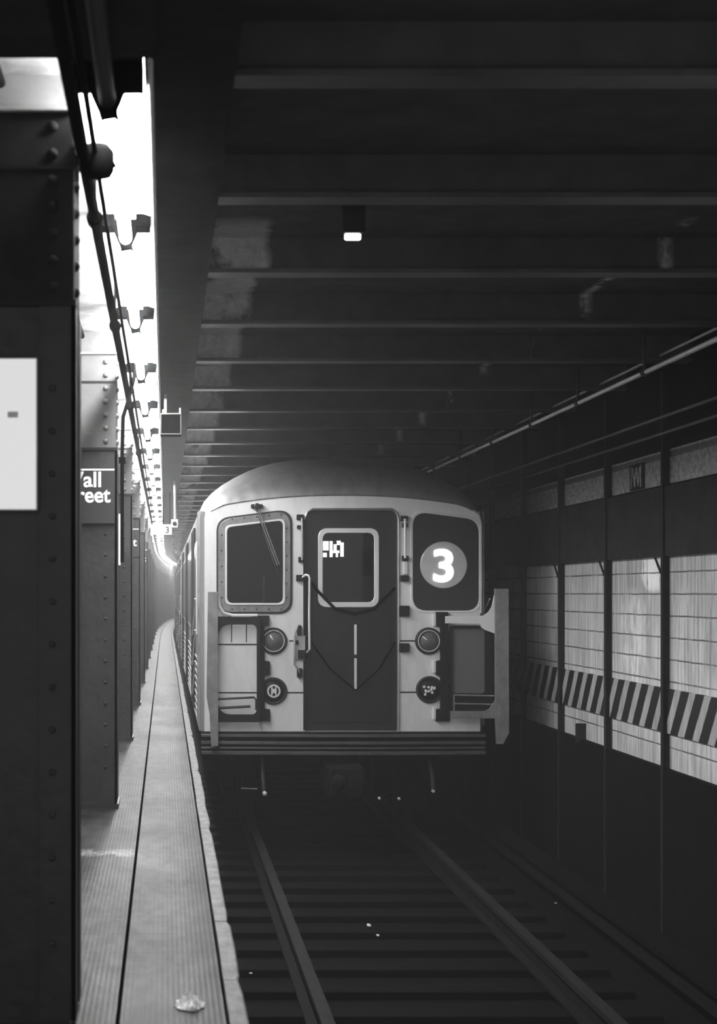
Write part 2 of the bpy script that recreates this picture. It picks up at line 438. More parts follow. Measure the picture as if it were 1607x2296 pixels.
# dark block added over the nearest, unlit bay to keep it in shade
box(-7.0, -0.02, 3.0, 4.52, H(1.45), H(1.62)).build('trim_%d' % tr, M['dark_steel'])['kind'] = 'structure'; tr += 1
# right track wall: dark lower wall, tiled field, dark raised band, mosaic frieze, dark upper wall
def wseg(z0, z1, name, m, x=WX):
    strip_mesh(x, WX+0.25, H(z0), H(z1), 0.5, FAR).build(name, m)['kind'] = 'structure'
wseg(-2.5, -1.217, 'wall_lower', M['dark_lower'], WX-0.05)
wseg(-1.217, 0.30, 'wall_right', M['tiles'])
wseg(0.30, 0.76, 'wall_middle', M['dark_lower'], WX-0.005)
wseg(0.76, 1.0, 'wall_frieze', M['frieze'])
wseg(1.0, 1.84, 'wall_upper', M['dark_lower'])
# end of the tunnel
box(-8, 8, FAR, FAR+0.3, -2, 4).build('wall_end', M['dark_ceiling'])['kind'] = 'structure'

# hazard stripes and raised dark band on the wall
tag(strip_mesh(WX-0.02, WX+0.01, H(-0.972), H(-0.662), 6.0, 40).build('hazard_stripe_board', M['stripes']),
    'long low board with diagonal black and white hazard stripes on the tiled track wall', 'sign')
wall_band = thing('dark_band', (WX-0.07, 7, H(0.257)), 'raised dark band running along the wall between the white tiles and the mosaic frieze', 'wall_band')
strip_mesh(WX-0.04, WX-0.006, H(0.257), H(0.74), 6.0, 60).build('band_face', M['dark_steel'], wall_band)
strip_mesh(WX-0.044, WX-0.04, H(0.70), H(0.74), 6.0, 60).build('lip', M['dark_steel'], wall_band)

# wall columns, 1.524 m apart
k = 0
wcs = [11.58-1.52*2, 11.58-1.52, 11.58, 13.08, 14.62, 16.15, 17.7, 19.2]
wl = {8.54: 'nearest slim black steel wall column on the tiled track wall',
      10.06: 'slim black steel wall column just nearer than the one beside the paint splash',
      11.58: 'slim black steel wall column right of the white paint splash on the tiles',
      13.08: 'slim black steel wall column left of the white paint splash on the tiles',
      14.62: 'slim black steel wall column at the dim left end of the white tiles',
      16.15: 'slim black steel wall column in the dark just past the train front',
      17.7: 'slim black steel wall column hidden in the dark beside the leading car',
      19.2: 'farthest slim black steel wall column beside the leading car'}
for d in wcs:
    t = thing('wall_column', (WX-0.04, d, H(-2.4)), wl[round(d, 2)], 'column', 'slim wall columns')
    box(WX-0.055, WX-0.045, d-0.024, d+0.024, H(-2.4), H(1.54)).build('flange', M['dark_steel'], t)
    box(WX-0.045, WX+0.0, d-0.006, d+0.006, H(-2.4), H(1.54)).build('web', M['dark_steel'], t)
    MB().tube([(WX-0.05, d+0.03, H(0.14)), (WX-0.05, d+0.17, H(0.25))], 0.009, 8).build('brace', M['dark_steel'], t)
# short stub post low on the wall
tag(box(WX-0.08, WX+0.0, 13.87, 13.91, H(-1.25), H(-1.085)).build('stub_post', M['dark_steel']),
    'short black stub post low on the tiles below the striped board', 'post')
# W tablet of the frieze
tb = thing('mosaic_tablet', (WX-0.01, 12.35, H(0.77)), 'small dark mosaic tablet with a pale letter W in the frieze above the tiles', 'tablet')
box(WX-0.012, WX-0.001, 12.17, 12.53, H(0.765), H(0.955)).build('backing', M['dark_steel'], tb)
mb = MB(); mb.text('W', 0, 0, 0.2, 0, 0.006, 0.004, fn=lambda v: (WX-0.016-v[2], 12.35-v[0]+0.09, H(0.79)+v[1]))
mb.build('letter', M['frieze'], tb)
for a, b in ((12.22, 12.235), (12.465, 12.48)): box(WX-0.018, WX-0.012, a, b, H(0.78), H(0.94)).build('border', M['frieze'], tb)

# ------------------------------------------------------------------ pipes under the ceilings
def pipe(x, h, r, d0, d1, m, name, label, cat='pipe', clamp=None, clamp_at=()):
    t = thing(name, (x, d0, H(h)), label, cat)
    pts = [(x+bend(d0+(d1-d0)*i/20), d0+(d1-d0)*i/20, H(h)) for i in range(21)]
    MB().tube(pts, r, 12).build('run', m, t, smooth=True)
    for q in clamp_at:
        cb = MB(); cb.lathe([(r*1.5, -0.03), (r*1.5, 0.03)], (x+bend(q), q, H(h)), 'y', 12)
        cb.box(x+bend(q)-0.006, x+bend(q)+0.006, q-0.01, q+0.01, H(h), H(1.56 if x > 0 else 1.60))
        cb.build('clamp', clamp or m, t)
    return t
pipe(-0.252, 1.345, 0.020, 3.0, 80, M['pipe'], 'conduit', 'thick black conduit running along the ceiling left of the bright light strip', clamp_at=[6.0, 8.4, 12, 16])
pipe(-0.218, 1.372, 0.009, 3.0, 80, M['pipe'], 'thin_conduit', 'thin dark conduit between the thick black conduit and the light strip')
pipe(-0.508, 1.575, 0.016, 3.0, 60, M['pipe'], 'conduit', 'black conduit on the whitewashed ceiling, the leftmost one')
pipe(-0.042, 1.468, 0.009, 4.6, 60, M['pale_pipe'], 'thin_conduit', 'pale thin conduit tight along the right side of the light strip')
pipe(2.845, 1.31, 0.014, 7.2, 40, M['pale_pipe'], 'conduit', 'long pale conduit hanging below the beams over the far side of the track', clamp=M['black'],
     clamp_at=[9.9-1.524*1.0, 9.9, 11.5, 12.95, 14.5, 16.05, 17.6])
pipe(3.30, 1.585, 0.010, 7.2, 40, M['pale_pipe'], 'thin_conduit', 'thin pale conduit threaded between the beams above the long pale conduit')
pipe(3.30, 1.17, 0.012, 7.2, 30, M['beam'], 'conduit', 'dim dark conduit along the upper track wall, the higher of two')
pipe(3.36, 1.08, 0.012, 7.2, 30, M['beam'], 'conduit', 'dim dark conduit along the upper track wall, just above the frieze')

# junction box on the conduit and crossing drop pipe
t = thing('junction_box', (-0.214, 5.22, H(1.29)), 'round black junction box on the conduit above the nearest column', 'junction box')
MB().lathe([(0.045, -0.045), (0.055, -0.03), (0.055, 0.03), (0.04, 0.05)], (-0.214, 5.22, H(1.35)), 'z', 20).build('body', M['pipe'], t, smooth=True)
MB().tube([(-0.214, 5.22, H(1.345)), (-0.175, 5.22, H(1.34)), (-0.160, 5.22, H(1.35))], 0.018, 10).build('nozzle', M['pipe'], t, smooth=True)
t = thing('drop_pipe', (-0.25, 10.6, H(0.9)), 'dark bent pipe crossing from the light strip down to the second column', 'pipe')
MB().tube([(-0.20, 10.9, H(1.50)), (-0.20, 10.9, H(1.42)), (-0.225, 10.85, H(1.30)), (-0.272, 10.8, H(1.14)), (-0.278, 10.8, H(0.9)), (-0.278, 10.8, H(0.2))], 0.012, 10).build('run', M['pipe'], t, smooth=True)
MB().lathe([(0.022, -0.02), (0.022, 0.02)], (-0.278, 10.8, H(0.86)), 'z', 12).build('coupling', M['pipe'], t)

# ------------------------------------------------------------------ fluorescent light strip over the platform edge
LX0, LX1 = -0.272, -0.062
def make_light(label, lit=True):
    t = thing('fluorescent_light', (0, 0, H(1.5)), label, 'ceiling light', 'fluorescent lights of the strip over the platform edge')
    LL = 2.25; cx = (LX0+LX1)/2
    mb = MB()
    mb.prism([(LX0, H(1.575)), (LX0+0.03, H(1.585)), (LX1-0.03, H(1.585)), (LX1, H(1.575)), (LX1, H(1.60)), (LX0, H(1.60))], 'y', 0.04, LL-0.04)
    mb.build('housing', M['enamel'] if lit else M['black'], t)
    MB().tube([(cx, 0.14, H(1.505)), (cx, LL+0.045, H(1.505))], 0.026, 14).build('tube', M['tube'] if lit else M['black'], t, smooth=True)
    # end plate across the joint with the forked lamp holder hanging from its middle
    MB().prism([(LX0, H(1.535)), (cx-0.05, H(1.535)), (cx-0.035, H(1.50)), (cx-0.026, H(1.48)), (cx-0.02, H(1.455)), (cx+0.02, H(1.462)), (cx+0.035, H(1.45)), (cx+0.028, H(1.48)), (cx+0.035, H(1.50)),
                (cx+0.05, H(1.535)), (LX1, H(1.535)), (LX1, H(1.60)), (LX0, H(1.60))], 'y', LL+0.047, LL+0.085).build('lamp_holder', M['holder'], t)
    MB().box(LX0, cx-0.045, LL-0.06, LL+0.047, H(1.532), H(1.60)).build('end_plate', M['holder'], t)
    MB().box(cx+0.045, LX1, LL-0.06, LL+0.047, H(1.532), H(1.60)).build('end_plate', M['holder'], t)
    if not lit: MB().box(LX0, LX1, LL-0.06, LL+0.05, H(1.575), H(1.60)).build('cover', M['holder'], t)
    return t
LS = 2.25; L0 = 4.86-0.085
n = 0
first = make_light('fluorescent ceiling light, the nearest lit one of the bright strip over the platform edge')
d = L0; lights = []
while d < 86:
    o = first if n == 0 else copy_tree(first)
    o.location = (bend(d), d, H(1.5)); lights.append(o)
    if n:
        o['label'] = ('fluorescent ceiling light, %s lit one from the camera in the strip over the platform edge' % ORD[n]) if n < 26 else \
            'tiny fluorescent ceiling light far along the strip over the platform edge'
    n += 1; d += LS
dark = make_light('unlit black fluorescent fitting at the very top left, before the bright strip begins', False)
dark.location = (0, L0-LS, H(1.44)-0.02)
dark['group'] = 'unlit ceiling fitting'; del dark['group']

# ------------------------------------------------------------------ steel columns along the platform edge
CS = 4.65; C0 = 5.42; CX = -0.29
def make_column(d, lab, i):
    b = bend(d)
    t = thing('steel_column', (CX-0.2+b, d, 0), lab, 'column')
    x1 = CX+b if i else -0.268; x0 = x1-0.42
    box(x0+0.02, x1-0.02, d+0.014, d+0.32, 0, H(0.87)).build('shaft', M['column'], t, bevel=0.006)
    mb = MB()
    for a, c in ((x0, x0+0.11), (x1-0.11, x1)):
        mb.box(a, c, d, d+0.014, 0.02, H(0.86))
    mb.box(x1-0.014, x1, d, d+0.11, 0.02, H(0.86)); mb.box(x1-0.014, x1, d+0.22, d+0.33, 0.02, H(0.86))
    for q in range(14):
        for xx in (x0+0.045, x1-0.07): mb.rivet((xx, d, 0.25+q*0.08*1.6), 0.011)
    mb.build('corner_angle', M['column'], t)
    if i: box(x0-0.02, x1+0.01, d-0.02, d+0.34, 0, 0.03).build('base_plate', M['column'], t)
    # splice plate near the top with a row of domed rivets
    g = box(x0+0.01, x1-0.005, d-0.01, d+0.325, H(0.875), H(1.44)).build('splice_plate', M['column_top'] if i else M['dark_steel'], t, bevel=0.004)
    mb = MB()
    for q in range(7):
        mb.rivet((x1-0.068, d-0.01, H(1.395-q*0.08)), 0.017, n=14)
        mb.rivet((x0+0.068, d-0.01, H(1.395-q*0.08)), 0.017, n=14)
        mb.rivet((x1-0.005, d+0.08, H(1.395-q*0.08)), 0.017, 'x', 1, n=14)
    mb.build('rivets', M['column_top'] if i else M['dark_steel'], t, smooth=True)['kind'] = 'stuff'
    mb = MB(); mb.box(x0, x1, d-0.016, d-0.004, H(1.268), H(1.28)); mb.box(x0, x1+0.002, d-0.018, d+0.02, H(0.86), H(0.878))
    mb.build('plate_seam', M['black'], t)
    # cap and bottom flange of the cross beam it carries
    box(x0-0.05, x1+0.0, d-0.03, d+0.34, H(1.44), H(1.452)).build('cap_plate', M['enamel'], t)
    bm_ = MB(); bm_.box(-6.8+b, x1-0.01, d+0.06, d+0.26, H(1.452), H(1.47)); bm_.box(-6.8+b, x1-0.01, d+0.15, d+0.17, H(1.47), H(1.605))
    bm_.build('cross_beam', M['column_top'], t)
    return t
colab = ['dark steel column nearest the camera, carrying the bright white panel',
         'riveted steel column carrying the large black Wall Street name sign',
         'riveted steel column with a narrow white poster showing beside the name sign column',
         'riveted steel column, fourth from the camera, with a small distant name sign']
cols = []
for i in range(19):
    d = C0+CS*i if i else 5.0
    lab = colab[i] if i < 4 else 'riveted dark steel column, %s from the camera along the platform edge' % ORD[i]
    o = make_column(d, lab, i); o['group'] = 'riveted columns along the platform edge'
    cols.append(o)

# backlit white panel on the nearest column
d = 5.0
t = thing('lit_panel', (-0.62, d-0.05, H(0.27)), 'bright white backlit panel on the nearest dark column, cut by the left photo edge', 'sign')
box(-0.80, -0.379, d-0.035, d-0.0, H(0.245), H(0.702)).build('case', M['steel_dull'], t, bevel=0.004)
box(-0.795, -0.384, d-0.039, d-0.035, H(0.25), H(0.697)).build('face', M['glow_panel'], t)
mb = MB(); mb.box(-0.468, -0.437, d-0.041, d-0.039, H(0.522), H(0.540)); mb.build('printed_mark', M['disc'], t)
# narrow white poster on the third column
d = C0+2*CS
t = thing('white_poster', (-0.5, d-0.03, H(0.24)), 'narrow white poster on the third column, beside the Wall Street sign', 'poster')
box(-0.60, -0.392, d-0.03, d-0.001, H(0.245), H(0.70)).build('frame', M['enamel'], t)
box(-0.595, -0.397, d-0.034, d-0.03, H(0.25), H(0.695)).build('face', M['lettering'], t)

def name_sign(d, lab, x1=-0.302):
    b = bend(d)
    t = thing('station_name_sign', (x1-0.17+b, d-0.03, H(0.4)), lab, 'sign')
    box(x1-0.36+b, x1+b, d-0.035, d-0.012, H(0.42), H(0.765)).build('panel', M['black_sign'], t)
    box(x1-0.355+b, x1-0.004+b, d-0.038, d-0.035, H(0.738), H(0.748)).build('white_rule', M['lettering'], t)
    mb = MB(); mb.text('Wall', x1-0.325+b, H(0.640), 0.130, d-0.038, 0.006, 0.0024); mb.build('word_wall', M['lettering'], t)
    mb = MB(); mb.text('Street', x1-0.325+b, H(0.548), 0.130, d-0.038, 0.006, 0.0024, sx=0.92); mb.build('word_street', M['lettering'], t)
    return t
name_sign(C0+CS, 'black Wall Street name sign in white letters on the second column')
name_sign(C0+3*CS, 'small distant black Wall Street name sign on the fourth column')
name_sign(C0+5*CS, 'tiny far black Wall Street name sign on the sixth column')

# ------------------------------------------------------------------ platform edge rubbing boards
x = EDGE+0.012; segs = [(0.6, 3.1), (3.11, 5.6), (5.61, 6.60), (6.615, 9.2)]
dd = 9.215
while dd < 84: segs.append((dd, min(dd+3.0, 86))); dd += 3.015
for i, (a, b) in enumerate(segs):
    mb = MB(); n = 14; V = []; F = []
    for q in range(n+1):
        y = a+(b-a)*q/n; w = noise.noise(Vector((y*1.7, 0, i*3.1)))*0.006; bb = bend(y)
        taper = 0.008 if q in (0, n) else 0.0
        V += [(x+bb, y, -0.10), (x+0.056+w+bb-taper, y, -0.10), (x+0.056+w+bb-taper, y, -0.004), (x+0.050+w+bb-taper, y, 0.0), (x+bb+w*0.4, y, 0.0)]
    for q in range(n):
        for j in range(5):
            F.append((q*5+j, q*5+(j+1) % 5, (q+1)*5+(j+1) % 5, (q+1)*5+j))
    F += [(4, 3, 2, 1, 0), tuple(n*5+j for j in range(5))]
    mb.add(V, F)
    lab = {0: 'nearest worn rubbing board along the platform edge', 1: 'worn pale rubbing board at the bottom of the photo',
           2: 'short worn rubbing board between the two open joints', 3: 'worn rubbing board just past the upper open joint'}.get(i)
    if lab is None:
        lab = 'worn pale rubbing board along the platform edge, %s from the camera' % ORD[i] if i < 26 else 'distant pale rubbing board on the platform edge beside the train'
    tag(mb.build('rubbing_board', M['rub']), lab, 'edge board', 'rubbing boards along the platform edge')
strip_mesh(EDGE, EDGE+0.012, -0.3, -0.03, 0.6, 86).build('trim_%d' % tr, M['holder'])['kind'] = 'structure'; tr += 1

# ------------------------------------------------------------------ track
TC = 1.595
def rail_thing(xc, lab):
    t = thing('running_rail', (xc, 1, TB), lab, 'rail', 'running rails')
    mb = MB(); z = TB+0.05
    def st(x0, x1, z0, z1): q = strip_mesh(xc+x0, xc+x1, z0, z1, 0.6, 88); return q
    st(-0.07, 0.07, z, z+0.02).build('foot', M['rail'], t); st(-0.012, 0.012, z+0.02, z+0.12).build('web', M['rail'], t)
    st(-0.035, 0.035, z+0.12, z+0.155).build('head', M['rail_head'], t)
rail_thing(TC-0.7525, 'left running rail below the platform edge, dull steel in the dark')
rail_thing(TC+0.7525, 'right running rail nearer the tiled wall, dull steel in the dark')
tp = thing('third_rail', (WX-0.5, 1, TB), 'power rail on the wall side of the track', 'rail')
strip_mesh(WX-0.52, WX-0.46, TB+0.12, TB+0.22, 0.6, 88).build('rail', M['rail'], tp)
strip_mesh(WX-0.58, WX-0.42, TB+0.27, TB+0.30, 0.6, 88).build('cover_board', M['wood'], tp)
strip_mesh(WX-0.42, WX-0.40, TB+0.0, TB+0.30, 0.6, 88).build('bracket', M['wood'], tp)
for i in range(26):
    yy = 7.6+i*0.58
    tag(box(TC-1.2, TC+1.2, yy, yy+0.22, TB-0.02, TB+0.049).build('cross_tie', M['wood'], bevel=0.008),
        'tarred timber cross tie, %s from the camera between the rails' % ORD[min(i, 25)], 'tie', 'cross ties of the track')
def scrap(px, py, h, w, lab, m=None, l=None, name='paper_scrap', cat='litter'):
    d = h*-FPX/(py-1330); xx = (px-370)*d/FPX
    mb = MB(); V = []; n = 6; l = l or w
    for i in range(n):
        for j in range(n):
            u, v = i/(n-1)-0.5, j/(n-1)-0.5
            e = 1-0.5*abs(noise.noise(Vector((u*3+px, v*3, 1))))
            V.append((xx+u*w*e, d+v*l*e, H(h)+0.012+0.25*w*abs(noise.noise(Vector((u*5+px, v*5+py, 0))))))
    F = [(i*n+j, i*n+j+1, (i+1)*n+j+1, (i+1)*n+j) for i in range(n-1) for j in range(n-1)]
    mb.add(V, F); o = mb.build(name, m or M['litter'], smooth=True)
    s = o.modifiers.new('thickness', 'SOLIDIFY'); s.thickness = 0.004
    return tag(o, lab, cat)
scrap(655, 2176, -2.40, 0.03, 'white paper scrap on the dark track bed, farthest of three near the bottom', l=0.06)
scrap(670, 2212, -2.40, 0.025, 'tiny white paper scrap on the track bed, middle of three near the bottom')
scrap(682, 2262, -2.40, 0.04, 'white paper scrap on the track bed, nearest of three at the bottom', l=0.10)
scrap(562, 2186, -2.40, 0.02, 'tiny pale scrap between the platform and the left rail')
scrap(827, 2078, -2.36, 0.03, 'pale scrap lying between the rails beside a tie', l=0.09)
scrap(847, 2102, -2.36, 0.02, 'small pale scrap between the rails, nearer than the long one', l=0.06)
scrap(1246, 2028, -2.40, 0.02, 'tiny pale scrap far right beyond the right rail')
# crumpled plastic sheet on the platform near the bottom
def crumple(px, py, w, l, hgt, lab, m, seed, name):
    d = 1.3*FPX/(py-1330); xx = (px-370)*d/FPX; n = 22; V = []; F = []
    for i in range(n):
        for j in range(n):
            u, v = i/(n-1)*2-1, j/(n-1)*2-1
            k = 1+0.35*noise.noise(Vector((u*2, v*2, seed)))
            r = min(1.0, math.hypot(u, v))
            z = hgt*(1-r*r)*(0.3+abs(noise.noise(Vector((u*4, v*4, seed+5))))*1.6)+0.003
            # round the square sheet into an uneven blob
            s = max(abs(u), abs(v))/max(1e-6, math.hypot(u, v))
            V.append((xx+u*w*k*s, d+v*l*k*s, max(0.003, z)))
    F = [(i*n+j, i*n+j+1, (i+1)*n+j+1, (i+1)*n+j) for i in range(n-1) for j in range(n-1)]
    o = MB().add(V, F).build(name, m)
    s = o.modifiers.new('thickness', 'SOLIDIFY'); s.thickness = 0.003; s.offset = 1
    return tag(o, lab, 'litter')
crumple(425, 2256, 0.045, 0.075, 0.035, 'crumpled shiny plastic bag on the platform near the bottom edge', M['plastic'], 3, 'plastic_bag')

# ------------------------------------------------------------------ objects hanging right of the light strip
t = thing('train_stop_monitor', (0.04, 12.4, H(1.0)), 'dark monitor box on a pale bracket hanging right of the light strip', 'monitor')
d = 12.4
box(-0.035, 0.12, d, d+0.2, H(1.18), H(1.335)).build('case', M['holder'], t, bevel=0.006)
mb = MB(); z = [H(1.18), H(1.335)]
mb.frame([(-0.035, z[0]), (0.12, z[0]), (0.12, z[1]), (-0.035, z[1])], [(-0.028, z[0]+0.007), (0.113, z[0]+0.007), (0.113, z[1]-0.007), (-0.028, z[1]-0.007)], d-0.012, d)
mb.build('bezel', M['beam'], t)
mb = MB(); mb.box(-0.03, 0.12, d+0.03, d+0.05, H(1.335), H(1.342)); mb.box(-0.02, -0.008, d+0.03, d+0.05, H(1.34), H(1.37)); mb.box(0.105, 0.117, d+0.03, d+0.05, H(1.34), H(1.38))
mb.build('bracket', M['pale_pipe'], t)
box(-0.008, 0.012, d+0.03, d+0.05, H(1.335), H(1.48)).build('hanger', M['gate'], t)
d = 22.0
t = thing('hanging_camera', (0.1, d, H(0.8)), 'small pale camera on a long rod hanging between the light strip and the train', 'camera')
MB().tube([(0.13, d, H(1.48)), (0.13, d, H(0.98))], 0.02, 10).build('rod', M['gate'], t, smooth=True)
box(0.08, 0.17, d-0.1, d+0.1, H(0.86), H(0.97)).build('body', M['enamel'], t, bevel=0.01)
MB().lathe([(0.028, 0), (0.028, -0.02), (0.015, -0.03)], (0.125, d-0.1, H(0.915)), 'y', 16).build('lens', M['black'], t)
d = 24.5
t = thing('hanging_sign', (-0.02, d, H(0.8)), 'small bright hanging number sign far along the platform edge', 'sign')
box(-0.21, 0.10, d, d+0.06, H(0.86), H(1.01)).build('case', M['enamel'], t)
box(-0.20, 0.09, d-0.004, d, H(0.87), H(1.0)).build('face', M['glow_panel'], t)
MB().text('3', 0.0, H(0.885), 0.13, d-0.008, 0.006, 0.002).build('numeral', M['black'], t)
mb = MB()
for q in (-0.03, 0.07): mb.tube([(q, d+0.03, H(1.01)), (q, d+0.03, H(1.48))], 0.008, 8)
mb.build('hanger', M['pipe'], t)

# small tunnel lamp among the track beams
t = thing('tunnel_lamp', (0.84, 7.42, H(1.5)), 'tiny glowing tunnel lamp among the dark beams over the track', 'lamp')
box(0.79, 0.89, 7.40, 7.44, H(1.60), H(1.73)).build('stem', M['black'], t)
MB().lathe([(0.012, -0.036), (0.016, -0.028), (0.016, 0.028), (0.012, 0.036)], (0.834, 7.42, H(1.585)), 'x', 14).build('bulb', emis('tunnel_bulb', 3.0), t, smooth=True)

# ------------------------------------------------------------------ the subway train
TY = 15.0; S = 249.3
def fx(px): return (px-370)/S
def fz(py): return H((1330-py)/S)
def fp(px, py): return (fx(px), fz(py))
CXT = fx(767)
FULL = [(1.284, .70), (1.275, .76), (1.23, .85), (1.16, .93), (1.07, 1.003), (.95, 1.075), (.83, 1.135), (.71, 1.18), (.59, 1.213), (.43, 1.238), (.27, 1.25), (.13, 1.255), (0, 1.256)]
def crease(dx): return 0.878-0.062*(abs(dx)/0.94)**2.2 - (0.05*max(0, (abs(dx)-1.1)/0.18))
prof = [(-a, b) for a, b in FULL]+[(a, b) for a, b in FULL[::-1][1:]]
ZB = fz(1640)
CARL = 15.4
def body_rings():
    rings = []
    ins0 = 0.045
    for k in range(11):
        t = k/10*math.pi/2
        y = 0.62*(1-math.cos(t)); ins = ins0*max(0, 1-y/0.08)
        ring = []
        def X(dx): return dx*(1-ins/1.284)
        ring.append((X(-1.284), ZB)); ring.append((X(-1.284), H(-0.6))); ring.append((X(-1.284), H(0.2)))
        for dx, h in prof:
            c = min(crease(dx), h-0.002) if abs(dx) < 1.27 else h-0.03
            ring.append((X(dx), H(c+(h-c)*math.sin(t))))
        ring += [(X(1.284), H(0.2)), (X(1.284), H(-0.6)), (X(1.284), ZB)]
        rings.append((y, ring))
    rings.append((CARL-0.3, rings[-1][1])); 
    return rings
def make_car_shell(t, y0):
    R = body_rings(); n = len(R[0][1]); V = []; F = []
    for y, r in R: V += [(CXT+a, y0+y, b) for a, b in r]
    for i in range(len(R)-1):
        for j in range(n-1): F.append((i*n+j, i*n+j+1, (i+1)*n+j+1, (i+1)*n+j))
        F.append((i*n+n-1, i*n, (i+1)*n, (i+1)*n+n-1))
    F.append(tuple((len(R)-1)*n+j for j in range(n)))
    return MB().add(V, F).build('body_shell', M['steel'], t, smooth=True, ang=35), R[0][1]

def side_details(t, y0):
    """windows, doors and flutes of both sides; x at the side wall"""
    for sx in (-1, 1):
        xs = CXT+sx*1.284; o = sx
        fl = MB()
        for q in range(9):
            z = H(-1.18+q*0.07)
            fl.tube([(xs, y0+0.5, z), (xs, y0+CARL-0.4, z)], 0.012, 6)
        fl.build('fluting', M['steel_dull'], t, smooth=True)
        cp = MB()
        for yy in (0.10, 0.34): cp.tube([(xs, y0+yy, H(-1.2)), (xs, y0+yy, H(0.74))], 0.014, 8)
        cp.build('corner_moulding', M['steel_dull'], t, smooth=True)
        for dk in (1.9, 6.9, 11.9):
            dr = MB(); dr.box(min(xs, xs+o*0.012), max(xs, xs+o*0.012), y0+dk, y0+dk+1.3, H(-1.16), H(0.66))
            dr = dr.build('side_door', M['steel'], t, bevel=0.003)
            g = MB()
            for a in (0.12, 0.74): g.box(min(xs, xs+o*0.018), max(xs, xs+o*0.018), y0+dk+a, y0+dk+a+0.44, H(-0.35), H(0.45))
            g.build('door_pane', M['side_glass'], dr)
            e = MB()
            for a in (0.0, 0.64, 1.27): e.box(min(xs, xs+o*0.024), max(xs, xs+o*0.024), y0+dk+a, y0+dk+a+0.03, H(-1.16), H(0.66))
            e.build('door_edge', M['rubber'], dr)
        for wk, wl_ in ((0.75, 0.7), (3.5, 1.3), (5.1, 1.3), (8.5, 1.3), (10.1, 1.3), (13.5, 1.2)):
            fr = MB(); fr.box(min(xs, xs+o*0.016), max(xs, xs+o*0.016), y0+wk-0.04, y0+wk+wl_+0.04, H(-0.39), H(0.49))
            fr = fr.build('side_window_frame', M['chrome'], t, bevel=0.004)
            MB().box(min(xs, xs+o*0.020), max(xs, xs+o*0.020), y0+wk, y0+wk+wl_, H(-0.35), H(0.45)).build('side_pane', M['side_glass'], fr)
        ch = MB()
        for q in range(3): ch.tube([(xs+o*0.04, y0-0.02, H(-0.05-0.28*q)), (xs+o*0.05, y0+0.9, H(-0.40-0.28*q))], 0.007, 6)
        ch.build('side_cable', M['pale_pipe'], t)

def underframe(t, y0):
    mb = MB(); mb.box(CXT-1.15, CXT+1.15, y0+0.3, y0+CARL-0.5, ZB-0.22, ZB+0.0); mb.build('underframe', M['under'], t)
    for ty in (1.2, 11.6):
        for sx in (-1, 1):
            tr_ = MB(); xx = CXT+sx*0.98
            tr_.prism([(y0+ty-0.2, TB+0.55), (y0+ty+0.4, TB+0.68), (y0+ty+1.9, TB+0.68), (y0+ty+2.5, TB+0.55), (y0+ty+2.5, TB+0.38), (y0+ty+1.7, TB+0.42), (y0+ty+0.6, TB+0.42), (y0+ty-0.2, TB+0.38)], 'x', xx-0.05, xx+0.05)
            fr = tr_.build('truck_frame', M['under'], t)
            for wy in (0.25, 2.05):
                MB().lathe([(0.36, -0.09), (0.42, -0.085), (0.42, -0.06), (0.39, -0.055), (0.39, 0.05), (0.3, 0.05), (0.12, 0.06)], (CXT+sx*0.78, y0+ty+wy, TB+0.205+0.39), 'x', 28).build('wheel', M['rail'], fr, smooth=True)
    for k in range(4):
        MB().box(CXT-0.85, CXT+0.7, y0+4.6+k*1.6, y0+5.8+k*1.6, TB+0.35, ZB-0.2).build('equipment_box', M['under'], t, bevel=0.02)

car = thing('subway_car', (CXT, TY, TB+0.205), 'leading silver subway car with the round 3 route sign, facing the camera', 'subway car', 'cars of the silver train')
shell, fring = make_car_shell(car, TY)
side_details(car, TY); underframe(car, TY)

# front bulkhead with its openings
out = [(CXT+a, b) for a, b in fring]
# left window opening, right dark panel opening, door opening
LW = rounded([fp(492, 1370), fp(648, 1370), fp(648, 1148), fp(492, 1168)], [0.12, 0.12, 0.12, 0.13], 8)
LG = rounded([fp(508, 1353), fp(635, 1353), fp(635, 1166), fp(508, 1182)], [0.055, 0.055, 0.05, 0.05], 8)
RW = rounded([fp(925, 1369), fp(1073, 1369), fp(1073, 1166), fp(925, 1147)], [0.13, 0.12, 0.14, 0.12], 8)
DO = rounded([fp(684, 1641), fp(891, 1641), fp(891, 1143), fp(684, 1143)], [0, 0, 0.10, 0.10], 8)
DO_ = [(a, max(b, ZB+0.002)) for a, b in DO]
fm = MB(); fm.plate([out, LW, RW, DO_], TY-0.004, 0.035)
front = fm.build('front_panel', M['steel_front'], car)
# seams on the front
for (a, b, y) in ((648, 684, 1437), (640, 684, 1553), (893, 932, 1437), (893, 934, 1552), (487, 580, 1445), (487, 580, 1553)):
    box(fx(a), fx(b), TY-0.007, TY-0.003, fz(y)-0.006, fz(y)+0.006).build('panel_seam', M['black'], front)
for a in (519, 552): box(fx(a)-0.004, fx(a)+0.004, TY-0.007, TY-0.003, fz(1440), fz(1400)).build('panel_seam', M['black'], front)
# roof band line (drip rail) following the crease
pts = [(CXT+dx*0.97, TY-0.004, H(crease(dx))+0.004) for dx in [i/20*1.22 for i in range(-20, 21)]]
MB().tube(pts, 0.008, 6).build('drip_rail', M['steel'], car, smooth=True)

def scaled(loop, dxy):
    cx = sum(p[0] for p in loop)/len(loop); cz = sum(p[1] for p in loop)/len(loop)
    w = max(p[0] for p in loop)-cx; h = max(p[1] for p in loop)-cz
    return [(cx+(p[0]-cx)*(w+dxy)/w, cz+(p[1]-cz)*(h+dxy)/h) for p in loop]
